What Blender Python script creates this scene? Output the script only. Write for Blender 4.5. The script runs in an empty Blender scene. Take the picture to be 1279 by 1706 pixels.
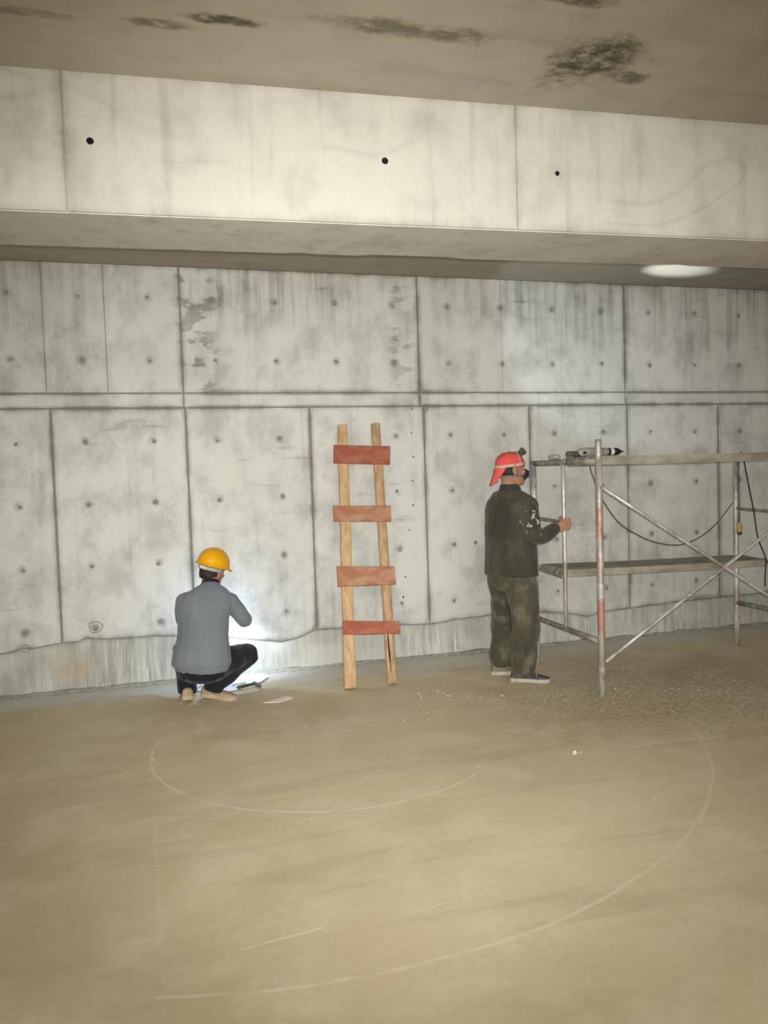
import bpy, bmesh, math, random
from mathutils import Vector, Matrix, noise
V = Vector
random.seed(7)
scene = bpy.context.scene
col = scene.collection
pi = math.pi

# ------------------------------------------------------------------ camera
YAW, PITCH, ROLL, CAM_Z = math.atan2(.267, .964), math.atan(64 / 1300), 0.031, 1.54
fwd = V((math.sin(YAW) * math.cos(PITCH), math.cos(YAW) * math.cos(PITCH), -math.sin(PITCH)))
r0 = V((math.cos(YAW), -math.sin(YAW), 0)); u0 = r0.cross(fwd)
right = r0 * math.cos(ROLL) - u0 * math.sin(ROLL); up = r0 * math.sin(ROLL) + u0 * math.cos(ROLL)
cam_data = bpy.data.cameras.new('camera'); cam = bpy.data.objects.new('camera', cam_data); col.objects.link(cam)
cam_data.sensor_fit = 'HORIZONTAL'; cam_data.sensor_width = 36; cam_data.lens = 36 * 1300 / 1279
cam_data.clip_start = .05
cam.matrix_world = Matrix(((right.x, up.x, -fwd.x, 0), (right.y, up.y, -fwd.y, 0), (right.z, up.z, -fwd.z, CAM_Z), (0, 0, 0, 1)))
scene.camera = cam

# ------------------------------------------------------------------ light and exposure
world = bpy.data.worlds.new('world'); scene.world = world; world.use_nodes = True
bg = world.node_tree.nodes['Background']; bg.inputs[0].default_value = (.95, .97, 1, 1); bg.inputs[1].default_value = 1.0
vs = scene.view_settings
vs.view_transform = 'Standard'; vs.look = 'None'; vs.gamma = 1; vs.use_curve_mapping = False; vs.exposure = 0.55

def area(name, loc, target, sx, sy, power, color):
    d = bpy.data.lights.new(name, 'AREA'); d.shape = 'RECTANGLE'; d.size = sx; d.size_y = sy; d.energy = power; d.color = color
    o = bpy.data.objects.new(name, d); col.objects.link(o); o.location = loc
    o.rotation_euler = (V(target) - V(loc)).to_track_quat('-Z', 'Y').to_euler(); return o
# daylight entering through the wide opening in the wall behind the camera
area('daylight_opening', (-.4, -7.4, 1.45), (-.4, 6, 1.45), 6.6, 2.5, 130, (1, .97, .91))
# added overhead fill behind the camera, no fitting there; lifts floor and ceiling
area('overhead_fill', (.2, -1.6, 3.12), (.2, -1.6, 0), 5.0, 2.4, 135, (1, .965, .90))

def spot(name, loc, target, power, angle, blend, color, size=.02):
    d = bpy.data.lights.new(name, 'SPOT'); d.energy = power; d.spot_size = math.radians(angle); d.spot_blend = blend
    d.color = color; d.shadow_soft_size = size
    o = bpy.data.objects.new(name, d); col.objects.link(o); o.location = loc
    o.rotation_euler = (V(target) - V(loc)).to_track_quat('-Z', 'Y').to_euler(); return o

# the photographer's phone torch, lit beside the lens
spot('phone_torch', (.015, 0, 1.575), V((.015, 0, 1.575)) + fwd * 6 + V((0, 0, .25)), 600, 80, 1., (1, .99, .955), .01)

# ------------------------------------------------------------------ node helper
class Sck:
    def __init__(s, nt, sock): s.nt, s.s = nt, sock
    def _op(s, op, o, rev=False):
        n = s.nt.nodes.new('ShaderNodeMath'); n.operation = op
        a, b = (o, s) if rev else (s, o)
        for i, q in enumerate((a, b)):
            if q is None: continue
            if isinstance(q, Sck): s.nt.links.new(q.s, n.inputs[i])
            else: n.inputs[i].default_value = q
        return Sck(s.nt, n.outputs[0])
    def __add__(s, o): return s._op('ADD', o)
    def __radd__(s, o): return s._op('ADD', o)
    def __sub__(s, o): return s._op('SUBTRACT', o)
    def __rsub__(s, o): return s._op('SUBTRACT', o, True)
    def __mul__(s, o): return s._op('MULTIPLY', o)
    def __rmul__(s, o): return s._op('MULTIPLY', o)
    def __truediv__(s, o): return s._op('DIVIDE', o)
    def abs(s): return s._op('ABSOLUTE', None)
    def sqrt(s): return s._op('SQRT', None)
    def fract(s): return s._op('FRACT', None)
    def max(s, o): return s._op('MAXIMUM', o)
    def min(s, o): return s._op('MINIMUM', o)
    def gt(s, o): return s._op('GREATER_THAN', o)
    def lt(s, o): return s._op('LESS_THAN', o)
    def ramp(s, a, b):           # smooth 0..1 between a and b (a may exceed b)
        n = s.nt.nodes.new('ShaderNodeMapRange'); n.interpolation_type = 'SMOOTHSTEP'
        s.nt.links.new(s.s, n.inputs[0])
        lo, hi, x, y = (a, b, 0, 1) if a < b else (b, a, 1, 0)
        n.inputs[1].default_value, n.inputs[2].default_value, n.inputs[3].default_value, n.inputs[4].default_value = lo, hi, x, y
        return Sck(s.nt, n.outputs[0])

class Mat:
    def __init__(s, name, rough=.9, coords='pos'):
        s.m = bpy.data.materials.new(name); s.m.use_nodes = True; s.nt = s.m.node_tree
        s.b = s.nt.nodes['Principled BSDF']; s.b.inputs['Roughness'].default_value = rough
        s.b.inputs['Specular IOR Level'].default_value = .25
        if coords == 'pos':
            g = s.nt.nodes.new('ShaderNodeNewGeometry'); s.co = g.outputs['Position']
        else:
            g = s.nt.nodes.new('ShaderNodeTexCoord'); s.co = g.outputs['Object']
        x = s.nt.nodes.new('ShaderNodeSeparateXYZ'); s.nt.links.new(s.co, x.inputs[0])
        s.x, s.y, s.z = (Sck(s.nt, o) for o in x.outputs)
    def noise(s, scale, sx=1, sy=1, sz=1, detail=5, rough=.55, dist=0, off=0):
        mp = s.nt.nodes.new('ShaderNodeMapping'); mp.inputs['Scale'].default_value = (sx, sy, sz)
        mp.inputs['Location'].default_value = (off, off * .7, off * 1.3)
        s.nt.links.new(s.co, mp.inputs[0])
        n = s.nt.nodes.new('ShaderNodeTexNoise'); n.inputs['Scale'].default_value = scale
        n.inputs['Detail'].default_value = detail; n.inputs['Roughness'].default_value = rough; n.inputs['Distortion'].default_value = dist
        s.nt.links.new(mp.outputs[0], n.inputs['Vector']); return Sck(s.nt, n.outputs[0])
    def voronoi(s, scale, sx=1, sy=1, sz=1):
        mp = s.nt.nodes.new('ShaderNodeMapping'); mp.inputs['Scale'].default_value = (sx, sy, sz); s.nt.links.new(s.co, mp.inputs[0])
        n = s.nt.nodes.new('ShaderNodeTexVoronoi'); n.inputs['Scale'].default_value = scale
        s.nt.links.new(mp.outputs[0], n.inputs['Vector']); return Sck(s.nt, n.outputs['Distance'])
    def attr(s, name):
        n = s.nt.nodes.new('ShaderNodeAttribute'); n.attribute_name = name; return Sck(s.nt, n.outputs['Fac'])
    def rand(s):
        n = s.nt.nodes.new('ShaderNodeObjectInfo'); return Sck(s.nt, n.outputs['Random'])
    def mix(s, fac, a, b):
        n = s.nt.nodes.new('ShaderNodeMix'); n.data_type = 'RGBA'
        for q, sk in ((fac, n.inputs[0]), (a, n.inputs[6]), (b, n.inputs[7])):
            if isinstance(q, Sck): s.nt.links.new(q.s, sk)
            elif hasattr(q, 'links') or isinstance(q, bpy.types.NodeSocket): s.nt.links.new(q, sk)
            elif isinstance(q, (int, float)): sk.default_value = q
            else: sk.default_value = (*q, 1)
        return n.outputs[2]
    def scale(s, c, f):           # colour times scalar
        n = s.nt.nodes.new('ShaderNodeVectorMath'); n.operation = 'SCALE'
        s.nt.links.new(c, n.inputs[0])
        if isinstance(f, Sck): s.nt.links.new(f.s, n.inputs['Scale'])
        else: n.inputs['Scale'].default_value = f
        return n.outputs[0]
    def color(s, c):
        if isinstance(c, bpy.types.NodeSocket): s.nt.links.new(c, s.b.inputs['Base Color'])
        else: s.b.inputs['Base Color'].default_value = (*c, 1)
        return s
    def rough(s, r):
        s.nt.links.new(r.s, s.b.inputs['Roughness']); return s
    def bump(s, h, strength=.3, dist=.01):
        n = s.nt.nodes.new('ShaderNodeBump'); n.inputs['Strength'].default_value = strength; n.inputs['Distance'].default_value = dist
        s.nt.links.new(h.s, n.inputs['Height']); s.nt.links.new(n.outputs[0], s.b.inputs['Normal']); return s

def simple(name, c, rough=.8, var=.25, scale=12, metal=0, c2=None, bump=.15, stretch=(1, 1, 1)):
    m = Mat(name, rough, 'obj')
    n = m.noise(scale, *stretch, detail=6)
    a = c2 if c2 else tuple(k * (1 - var) for k in c)
    m.color(m.mix(n.ramp(.35, .68), c, a)); m.b.inputs['Metallic'].default_value = metal
    m.bump(m.noise(scale * 6), bump, .004)
    return m.m

# ------------------------------------------------------------------ materials
def concrete(name, light, dark, streak=.5, smear=.5, ties=False, edge=True, top_stain=0.):
    m = Mat(name, .88)
    big = m.noise(.9, detail=3); mid = m.noise(4.5, 1, 1, .8, detail=7, rough=.62)
    vst = m.noise(1.0, 13, 13, .9, detail=4, rough=.6)
    hst = m.noise(1.0, 1.8, 1.8, 15, detail=5, rough=.6, dist=.3)
    grain = m.noise(60, detail=4)
    d = big.ramp(.35, .7) * .22 + mid.ramp(.42, .72) * .42 + vst.ramp(.52, .72) * (.34 * streak)
    d = d + hst.ramp(.58, .72) * m.noise(1.7, off=4).ramp(.48, .62) * (.85 * smear)
    d = d + (grain - .5) * .25 + (m.rand() - .5) * .10
    if edge:
        ed = m.attr('edge'); d = d + ed * ed * m.noise(5, 1, 1, .8, off=9).ramp(.25, .65) * .75
    if ties:
        dx = (((m.x + 1.037) / .477 + 60.5).fract() - .5) * .477
        zl = (((m.z - .46) / .461 + 10.5).fract() - .5) * .461
        zu = (((m.z - 2.44) / .465 + 10.5).fract() - .5) * .465
        hi = m.z.gt(2.15)
        dz = zl * (1 - hi) + zu * hi
        dd = (dx * dx + dz * dz).sqrt()
        d = d + dd.ramp(.05, .008) * m.noise(7, off=2).ramp(.3, .6) * .55
        st = m.noise(1.0, 16, 16, .8, detail=5, off=6).ramp(.42, .62)
        d = d + st * m.noise(.8, off=14).ramp(.40, .6) * (m.z + (big - .5) * 1.2).ramp(2.45, 3.1) * top_stain
        # board-shaped dark smears beside the long joints
        sm = m.noise(1.0, 5, 5, 11, detail=4, off=21, rough=.5).ramp(.51, .57)
        near = (m.x - .27).abs().ramp(.22, .06) * m.z.ramp(2.15, 2.3) + (m.x - 1.9).abs().ramp(.15, .05) * m.z.ramp(2.2, 2.3) * .7
        d = d + sm * near * .55
    if not ties:
        wv = m.noise(.9, 1, 1, 2.2, off=31, detail=1, dist=.7)
        d = d + (wv - .5).abs().ramp(.035, .0) * m.noise(1.5, off=17).ramp(.45, .62) * .22
    d = d.max(0).min(1)
    m.color(m.mix(d, light, dark))
    m.bump(mid * .6 + grain * .3 + vst * .3, .35, .006)
    return m

M = {}
M['wall'] = concrete('wall_concrete', (.68, .68, .635), (.262, .262, .235), ties=True, top_stain=.5).m
M['joint'] = concrete('joint_concrete', (.27, .265, .23), (.15, .15, .125), edge=False).m
M['beam'] = concrete('beam_concrete', (.47, .448, .40), (.27, .255, .217), streak=.9, smear=.25).m

def kicker_mat():
    m = Mat('kicker_concrete', .92)
    st = m.noise(1, 26, 26, 1.8, detail=5, rough=.65); dr = m.noise(1, 60, 60, 2.6, detail=3, off=5)
    b = m.noise(3.2, detail=7, rough=.62); pt = m.noise(1.6, off=8).ramp(.38, .6)
    c = m.mix(st.ramp(.35, .70) * (pt * .65 + .32), (.57, .57, .51), (.31, .32, .275))
    c = m.mix(b.ramp(.42, .70) * .6, c, (.33, .335, .285))
    c = m.mix(dr.ramp(.60, .69) * (m.z + (b - .5) * .2).ramp(.30, .16) * pt * .8, c, (.80, .80, .75))
    rust = (((m.x + .72) * (m.x + .72)) * 1.0 + (m.z - .16) * (m.z - .16)).sqrt()
    c = m.mix(rust.ramp(.16, .03) * m.noise(9, off=3).ramp(.25, .6) * .75, c, (.50, .33, .20))
    m.color(c); m.bump(st * .7 + b * .5, .5, .012); return m.m
M['kicker'] = kicker_mat()

def ceiling_mat():
    m = Mat('ceiling_concrete', .9)
    big = m.noise(.8, detail=4); mid = m.noise(5, detail=7, rough=.62); line = m.noise(1, .8, 9, 1, detail=4)
    d = big.ramp(.3, .7) * .25 + mid.ramp(.4, .72) * .25 + line.ramp(.5, .7) * .2
    c = m.mix(d.min(1), (.37, .345, .275), (.235, .215, .16))
    def blot(cx, cy, rx, ry, k):
        e = (((m.x - cx) / rx) * ((m.x - cx) / rx) + ((m.y - cy) / ry) * ((m.y - cy) / ry)).sqrt()
        return (e + (m.noise(5, off=cx, detail=8, rough=.7) - .5) * 2.4).ramp(1.15, .45) * k
    s = blot(1.70, 2.82, .20, .20, 1.).max(blot(.93, 2.77, .38, .06, .7)).max(blot(.25, 2.85, .14, .035, .95)).max(blot(.03, 2.92, .12, .03, .7))
    s = s.max(blot(1.38, 2.47, .18, .05, .9)).max(blot(1.9, 2.9, .1, .05, .8)).max(blot(-.4, 2.95, .2, .03, .5)).max(blot(3.4, 2.1, .4, .2, .6))
    c = m.mix(s * m.noise(9, 1, 1.6, 1, off=3, detail=8, rough=.7).ramp(.3, .55), c, (.075, .064, .04))
    m.color(c); m.bump(mid * .6 + line * .5, .3, .006); return m.m
M['ceiling'] = ceiling_mat()

def floor_mat():
    m = Mat('floor_dust', .82)
    big = m.noise(.55, detail=4, dist=.4); mid = m.noise(2.6, detail=7, rough=.6, dist=.5); fine = m.noise(30, detail=5)
    sweep = m.noise(1.0, .9, 5, 1, detail=5, off=3, dist=.8)
    c = m.mix(big.ramp(.3, .7), (.65, .555, .38), (.54, .44, .285))
    c = m.mix(mid.ramp(.4, .75) * .7, c, (.71, .64, .47))
    c = m.mix(sweep.ramp(.5, .72) * .36, c, (.42, .355, .235))
    c = m.mix(fine.ramp(.3, .75) * .18, c, (.38, .32, .22))
    # mortar dust fanned out along the foot of the wall
    c = m.mix((m.y + (mid - .5) * .55 + (big - .5) * .3).ramp(5.55, 5.98) * .9, c, (.58, .57, .51))
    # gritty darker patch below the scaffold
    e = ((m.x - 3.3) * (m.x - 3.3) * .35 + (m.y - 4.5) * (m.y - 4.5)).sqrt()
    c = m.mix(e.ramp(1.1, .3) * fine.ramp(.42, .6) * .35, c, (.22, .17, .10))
    brk = m.noise(6, off=7, detail=5).ramp(.28, .55)
    def ring(cx, cy, r, w):
        return (((m.x - cx) * (m.x - cx) + (m.y - cy) * (m.y - cy)).sqrt() - r + (m.noise(2.5, off=2) - .5) * .04).abs().ramp(w, w * .25)
    def seg(x0, y0, x1, y1, w):
        dx, dy = x1 - x0, y1 - y0; L = math.hypot(dx, dy); dx /= L; dy /= L
        t = (m.x - x0) * dx + (m.y - y0) * dy; n = (m.x - x0) * (-dy) + (m.y - y0) * dx
        return (n + (m.noise(3, off=5) - .5) * .05).abs().ramp(w, w * .25) * t.gt(0) * t.lt(L)
    lines = ring(.855, 4.447, 1.003, .014) * (m.y - .9 * m.x).lt(4.9) * m.x.lt(1.45) * m.y.lt(4.75)
    lines = lines.max(ring(.586, 4.735, 2.466, .013) * m.x.gt(-.1) * m.y.lt(4.2) * .8)
    lines = lines.max(seg(.82, 4.49, 1.69, 4.75, .013)).max(seg(.167, 2.534, .45, 2.57, .009)).max(seg(.77, 2.55, 1.05, 2.59, .007) * .6)
    lines = lines.max(seg(-.118, 3.75, -.08, 2.5, .010) * .3).max(seg(3.3, 4.0, 3.75, 4.3, .014) * .6)
    c = m.mix(lines * brk * .52, c, (.76, .70, .55))
    m.color(c); m.bump(mid * .5 + fine * .4 + lines * .2, .3, .006)
    m.rough(fine.ramp(.2, .8) * .2 + .68)
    return m.m
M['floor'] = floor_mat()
M['mortar'] = simple('dry_mortar', (.50, .48, .41), .95, .35, 25, bump=.5)
M['plug'] = simple('tie_plug_mortar', (.34, .335, .295), .9, .45, 40)
M['pit'] = simple('dark_pit', (.012, .011, .01), .95, .2, 40)

def steel(name, red_bands=()):
    m = Mat(name, .42)
    n = m.noise(9, 1, 1, .35, detail=6); f = m.noise(40, detail=5)
    c = m.mix(n.ramp(.42, .62), (.60, .585, .53), (.34, .315, .265))
    c = m.mix(f.ramp(.62, .72) * .8, c, (.20, .11, .065))
    c = m.mix(m.noise(14, off=4).ramp(.56, .66) * .7, c, (.66, .64, .58))
    for lo, hi, k in red_bands:
        e = (m.z + (m.noise(16, off=3) - .5) * .10)
        c = m.mix(e.ramp(lo - .02, lo + .02) * e.ramp(hi + .02, hi - .02) * m.noise(22, off=8).ramp(.28, .5) * k, c, (.38, .115, .095))
    m.color(c); m.b.inputs['Metallic'].default_value = .35
    m.rough(f.ramp(.3, .7) * .3 + .33); m.bump(f, .3, .002); return m.m
M['steel'] = steel('galvanised_tube')
M['steel_red'] = steel('galvanised_tube_red_paint', ((1.06, 1.27, .55), (.80, .98, .28), (.44, .67, .72)))
M['steel_dark'] = simple('dusty_dark_tube', (.20, .185, .15), .6, .5, 14, metal=.2, c2=(.40, .38, .31))
M['deck'] = simple('dusty_deck', (.40, .375, .31), .75, .3, 9, metal=.1, c2=(.235, .21, .165), bump=.4, stretch=(.4, 1, 1))

def wood(name, a, b, scale=1., sx=28, sz=1.6):
    m = Mat(name, .75, 'obj')
    g = m.noise(scale, sx, sx, sz, detail=5, rough=.6, dist=.2)
    c = m.mix(g.ramp(.32, .7), a, b)
    c = m.mix(m.noise(3.5, off=3).ramp(.6, .75) * .5, c, tuple(k * .6 for k in b))
    m.color(c); m.bump(g, .35, .004); return m.m
M['timber'] = wood('pale_pine', (.66, .455, .265), (.50, .315, .165))
M['timber2'] = wood('weathered_pine', (.58, .405, .24), (.40, .26, .14))
def redboard(name, red, wear, k):
    m = Mat(name, .7, 'obj')
    n = m.noise(7, 1, 1, 2, detail=6); g = m.noise(1, 3, 30, 30, detail=5)
    c = m.mix(n.ramp(.40, .62) * k, red, wear); c = m.mix(g.ramp(.5, .75) * .3, c, tuple(q * .55 for q in red))
    c = m.mix(m.noise(1, 30, 30, 6, off=6).ramp(.72, .77), c, (.78, .62, .52))
    m.color(c); m.bump(g, .3, .003); return m.m
M['red1'] = redboard('red_board_bright', (.36, .10, .06), (.44, .21, .13), .6)
M['red2'] = redboard('red_board_faded', (.40, .17, .10), (.50, .30, .19), .9)

def fabric(name, c, c2, scale=5, dust=None, k=.5, weave=260):
    m = Mat(name, .95)
    n = m.noise(scale, 1, 1, .6, detail=6)
    cc = m.mix(n.ramp(.35, .68), c, c2)
    if dust: cc = m.mix(m.noise(scale * 1.6, 1, 1, .7, off=11, detail=7).ramp(.48, .66) * k, cc, dust)
    m.color(cc); m.bump(m.noise(weave, detail=2) * .3 + n, .25, .006)
    m.b.inputs['Sheen Weight'].default_value = .15
    return m
def jacket_mat():
    m = fabric('olive_jacket', (.058, .056, .040), (.038, .037, .026), 4, (.10, .096, .07), .5)
    e = ((m.x - 2.47) * (m.x - 2.47) + (m.y - 5.0) * (m.y - 5.0) * .6 + (m.z - 1.17) * (m.z - 1.17) * .7).sqrt()
    sp = e.ramp(.115, .03) * m.noise(26, off=2, detail=3).ramp(.585, .63)
    base = m.b.inputs['Base Color'].links[0].from_socket
    m.color(m.mix(sp, base, (.62, .60, .52))); return m.m
M['jacket'] = jacket_mat()
M['jacket_collar'] = fabric('olive_collar', (.045, .046, .036), (.032, .032, .025)).m
M['trousers'] = fabric('dusty_olive_trousers', (.078, .073, .046), (.05, .046, .028), 5, (.16, .146, .10), .75).m
M['shirt'] = fabric('blue_grey_shirt', (.185, .213, .235), (.165, .192, .212), 3, (.25, .265, .26), .3).m
M['navy'] = fabric('navy_trousers', (.014, .016, .022), (.010, .011, .015), 5).m
M['skin'] = simple('skin', (.42, .22, .14), .6, .15, 8, bump=.1)
M['hair'] = simple('dark_grey_hair', (.05, .04, .033), .8, .4, 60, bump=.6)
M['cap'] = simple('red_cap_cloth', (.66, .075, .065), .9, .25, 9, c2=(.70, .12, .10), bump=.2)
M['strap'] = simple('pale_elastic_strap', (.58, .40, .33), .9, .2, 20)
M['black'] = simple('black_plastic', (.025, .025, .024), .5, .3, 20)
M['grey_dark'] = simple('dusty_dark_plastic', (.10, .098, .085), .7, .4, 20)
M['mask'] = simple('navy_rubber_mask', (.035, .03, .075), .6, .3, 25)
M['filter'] = simple('grey_filter', (.20, .19, .20), .8, .3, 30)
M['hardhat'] = simple('yellow_hard_hat', (.80, .41, .006), .35, .06, 6, bump=.03)
M['band'] = simple('grey_suspension_band', (.42, .40, .36), .7, .2, 25)
M['white_plastic'] = simple('white_plastic', (.72, .72, .70), .5, .1, 20)
M['shoe_tan'] = simple('tan_dusty_canvas', (.46, .345, .215), .9, .25, 14)
M['sole_tan'] = simple('tan_rubber_sole', (.52, .42, .28), .8, .2, 14)
M['shoe_grey'] = simple('dusty_brown_shoe', (.22, .19, .14), .95, .3, 14)
M['shoe_dark'] = simple('dark_canvas_shoe', (.045, .045, .05), .9, .3, 30, c2=(.11, .105, .10))
M['crumb'] = simple('pale_crumb', (.62, .56, .44), .95, .25, 30)
M['sole_pale'] = simple('pale_rubber_sole', (.50, .46, .38), .8, .25, 20)
M['housing'] = simple('drill_housing_grey_green', (.36, .36, .29), .65, .4, 18)
M['cable'] = simple('black_cable', (.035, .034, .03), .6, .3, 20)
M['cable_dusty'] = simple('dusty_cable', (.13, .125, .105), .8, .3, 20)
M['yellow_plug'] = simple('yellow_plug', (.46, .36, .13), .6, .25, 30)
M['sheet'] = simple('white_woven_sack', (.80, .80, .80), .7, .1, 30)
M['print'] = simple('dark_print', (.05, .05, .055), .8, .3, 60)
M['pink'] = simple('pale_pink_light', (.90, .79, .75), .8, .06, 20)  # tint of spilled lamp light, painted on the floor wedge
M['green'] = simple('dark_green_grip', (.06, .075, .045), .7, .35, 20)
M['iron'] = simple('dull_iron', (.17, .16, .125), .6, .4, 30, metal=.4)
def lens_mat():
    m = Mat('lit_lamp_lens', .2, 'obj'); m.color((.9, .95, 1)); m.b.inputs['Emission Color'].default_value = (.8, .9, 1, 1); m.b.inputs['Emission Strength'].default_value = 8; return m.m
M['lens'] = lens_mat()

# ------------------------------------------------------------------ object helpers
def tag(o, label, cat, group=None, kind=None):
    if label: o['label'] = label
    if cat: o['category'] = cat
    if group: o['group'] = group
    if kind: o['kind'] = kind
    return o
def thing(name, loc, label, cat, group=None):
    o = bpy.data.objects.new(name, None); col.objects.link(o); o.location = loc; o.empty_display_size = .1
    return tag(o, label, cat, group)
def origin_of(o):
    p = V((0, 0, 0))
    while o: p = p + o.location; o = o.parent
    return p
def mesh_obj(name, me, mat, parent=None, loc=None, smooth=False):
    """mesh given in world coordinates; its origin is moved to loc (default: its centre)"""
    c = V(loc) if loc is not None else (sum((v.co for v in me.vertices), V()) / max(1, len(me.vertices)))
    me.transform(Matrix.Translation(-c)); me.materials.append(M[mat] if isinstance(mat, str) else mat)
    if smooth: me.polygons.foreach_set('use_smooth', [True] * len(me.polygons))
    o = bpy.data.objects.new(name, me); col.objects.link(o)
    if parent: o.parent = parent; o.location = c - origin_of(parent)
    else: o.location = c
    return o
def obj(name, bm, mat, parent=None, loc=None, smooth=False):
    bmesh.ops.recalc_face_normals(bm, faces=bm.faces)
    me = bpy.data.meshes.new(name); bm.to_mesh(me); bm.free()
    return mesh_obj(name, me, mat, parent, loc, smooth)
def box(x0, x1, y0, y1, z0, z1, bevel=0, bm=None, seg=1):
    bm = bm or bmesh.new()
    r = bmesh.ops.create_cube(bm, size=1)
    for v in r['verts']: v.co = V(((x0 + x1) / 2 + v.co.x * (x1 - x0), (y0 + y1) / 2 + v.co.y * (y1 - y0), (z0 + z1) / 2 + v.co.z * (z1 - z0)))
    if bevel:
        es = list({e for v in r['verts'] for e in v.link_edges})
        bmesh.ops.bevel(bm, geom=es, offset=bevel, segments=seg, affect='EDGES')
    return bm
def frame(t):
    t = t.normalized(); a = V((0, 0, 1)) if abs(t.z) < .9 else V((1, 0, 0))
    u = t.cross(a).normalized(); return u, t.cross(u).normalized()
def loft(bm, rings, seg=16, cap=True):
    """rings: (centre, half axis u, half axis v)"""
    loops = []
    for c, u, v in rings:
        loops.append([bm.verts.new(c + u * math.cos(2 * pi * i / seg) + v * math.sin(2 * pi * i / seg)) for i in range(seg)])
    for a, b in zip(loops, loops[1:]):
        for i in range(seg): bm.faces.new((a[i], a[(i + 1) % seg], b[(i + 1) % seg], b[i]))
    if cap: bm.faces.new(loops[0][::-1]); bm.faces.new(loops[-1])
    return bm
def smooth_path(pts, n=6):
    P = [V(p) for p in pts]; out = []
    for i in range(len(P) - 1):
        a, b, c, d = P[max(i - 1, 0)], P[i], P[i + 1], P[min(i + 2, len(P) - 1)]
        for k in range(n):
            t = k / n
            out.append(.5 * ((2 * b) + (c - a) * t + (2 * a - 5 * b + 4 * c - d) * t * t + (3 * b - a - 3 * c + d) * t ** 3))
    return out + [P[-1]]
def tube(bm, pts, r, seg=10, cap=True):
    P = [V(p) for p in pts]; R = r if isinstance(r, (list, tuple)) else [r] * len(P)
    u = None; rings = []
    for i, p in enumerate(P):
        t = (P[min(i + 1, len(P) - 1)] - P[max(i - 1, 0)]).normalized()
        if u is None: u, v = frame(t)
        else: u = (u - t * u.dot(t)).normalized(); v = t.cross(u)
        rings.append((p, u * R[i], v * R[i]))
    return loft(bm, rings, seg, cap)
def limb(bm, pts, seg=14):
    """rounded tapered chain of (point, radius)"""
    P = [(V(p), r) for p, r in pts]
    fine = smooth_path([p for p, r in P], 4); nR = []
    for i in range(len(P) - 1):
        for k in range(4): nR.append(P[i][1] + (P[i + 1][1] - P[i][1]) * k / 4)
    nR.append(P[-1][1])
    t0 = (fine[0] - fine[1]).normalized(); t1 = (fine[-1] - fine[-2]).normalized()
    a = [(fine[0] + t0 * nR[0] * math.sin(q), nR[0] * math.cos(q)) for q in (1.45, 1.1, .7, .35)]
    b = [(fine[-1] + t1 * nR[-1] * math.sin(q), nR[-1] * math.cos(q)) for q in (.35, .7, 1.1, 1.45)]
    pts2 = [p for p, r in a] + fine + [p for p, r in b]; rr = [r for p, r in a] + nR + [r for p, r in b]
    return tube(bm, pts2, rr, seg)
def ball(bm, c, rx, ry=None, rz=None, M3=None, seg=14):
    ry = ry or rx; rz = rz or rx
    r = bmesh.ops.create_uvsphere(bm, u_segments=seg, v_segments=max(6, seg // 2 + 2), radius=1)
    for v in r['verts']:
        q = V((v.co.x * rx, v.co.y * ry, v.co.z * rz)); v.co = (M3 @ q if M3 else q) + V(c)
    return bm
def fuse(bm, voxel, smooth=6, fac=.5, fold=None):
    """one continuous surface from overlapping closed shapes"""
    me = bpy.data.meshes.new('tmp'); bmesh.ops.recalc_face_normals(bm, faces=bm.faces); bm.to_mesh(me); bm.free()
    o = bpy.data.objects.new('tmp', me); col.objects.link(o)
    md = o.modifiers.new('r', 'REMESH'); md.mode = 'VOXEL'; md.voxel_size = voxel; md.adaptivity = 0
    if smooth:
        ms = o.modifiers.new('s', 'SMOOTH'); ms.factor = fac; ms.iterations = smooth
    dg = bpy.context.evaluated_depsgraph_get(); ev = o.evaluated_get(dg)
    out = bpy.data.meshes.new_from_object(ev)
    bpy.data.objects.remove(o); bpy.data.meshes.remove(me)
    if fold:
        nrm = [v.normal.copy() for v in out.vertices]
        for v, n in zip(out.vertices, nrm): v.co += n * fold(v.co)
    return out

# ------------------------------------------------------------------ the setting
X0, X1, Y0, WY, CZ = -4.5, 8.5, -7.5, 6.15, 3.145
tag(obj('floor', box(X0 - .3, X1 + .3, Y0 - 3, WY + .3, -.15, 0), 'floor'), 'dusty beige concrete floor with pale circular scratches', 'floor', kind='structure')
tag(obj('ceiling', box(X0 - .3, X1 + .3, Y0 - .3, WY + .3, CZ, CZ + .2), 'ceiling'), 'grey brown stained concrete ceiling slab', 'ceiling', kind='structure')
for nm, x in (('wall_left', X0), ('wall_right', X1 + .2)):
    tag(obj(nm, box(x - .2, x, Y0, WY, 0, CZ), 'wall'), 'plain concrete side wall', 'wall', kind='structure')
bm = box(X0, -3.8, Y0 - .2, Y0, 0, CZ); box(3.0, X1, Y0 - .2, Y0, 0, CZ, bm=bm); box(-3.8, 3.0, Y0 - .2, Y0, 2.75, CZ, bm=bm)
tag(obj('wall_rear', bm, 'wall'), 'concrete wall with wide daylight opening behind the viewer', 'wall', kind='structure')

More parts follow.
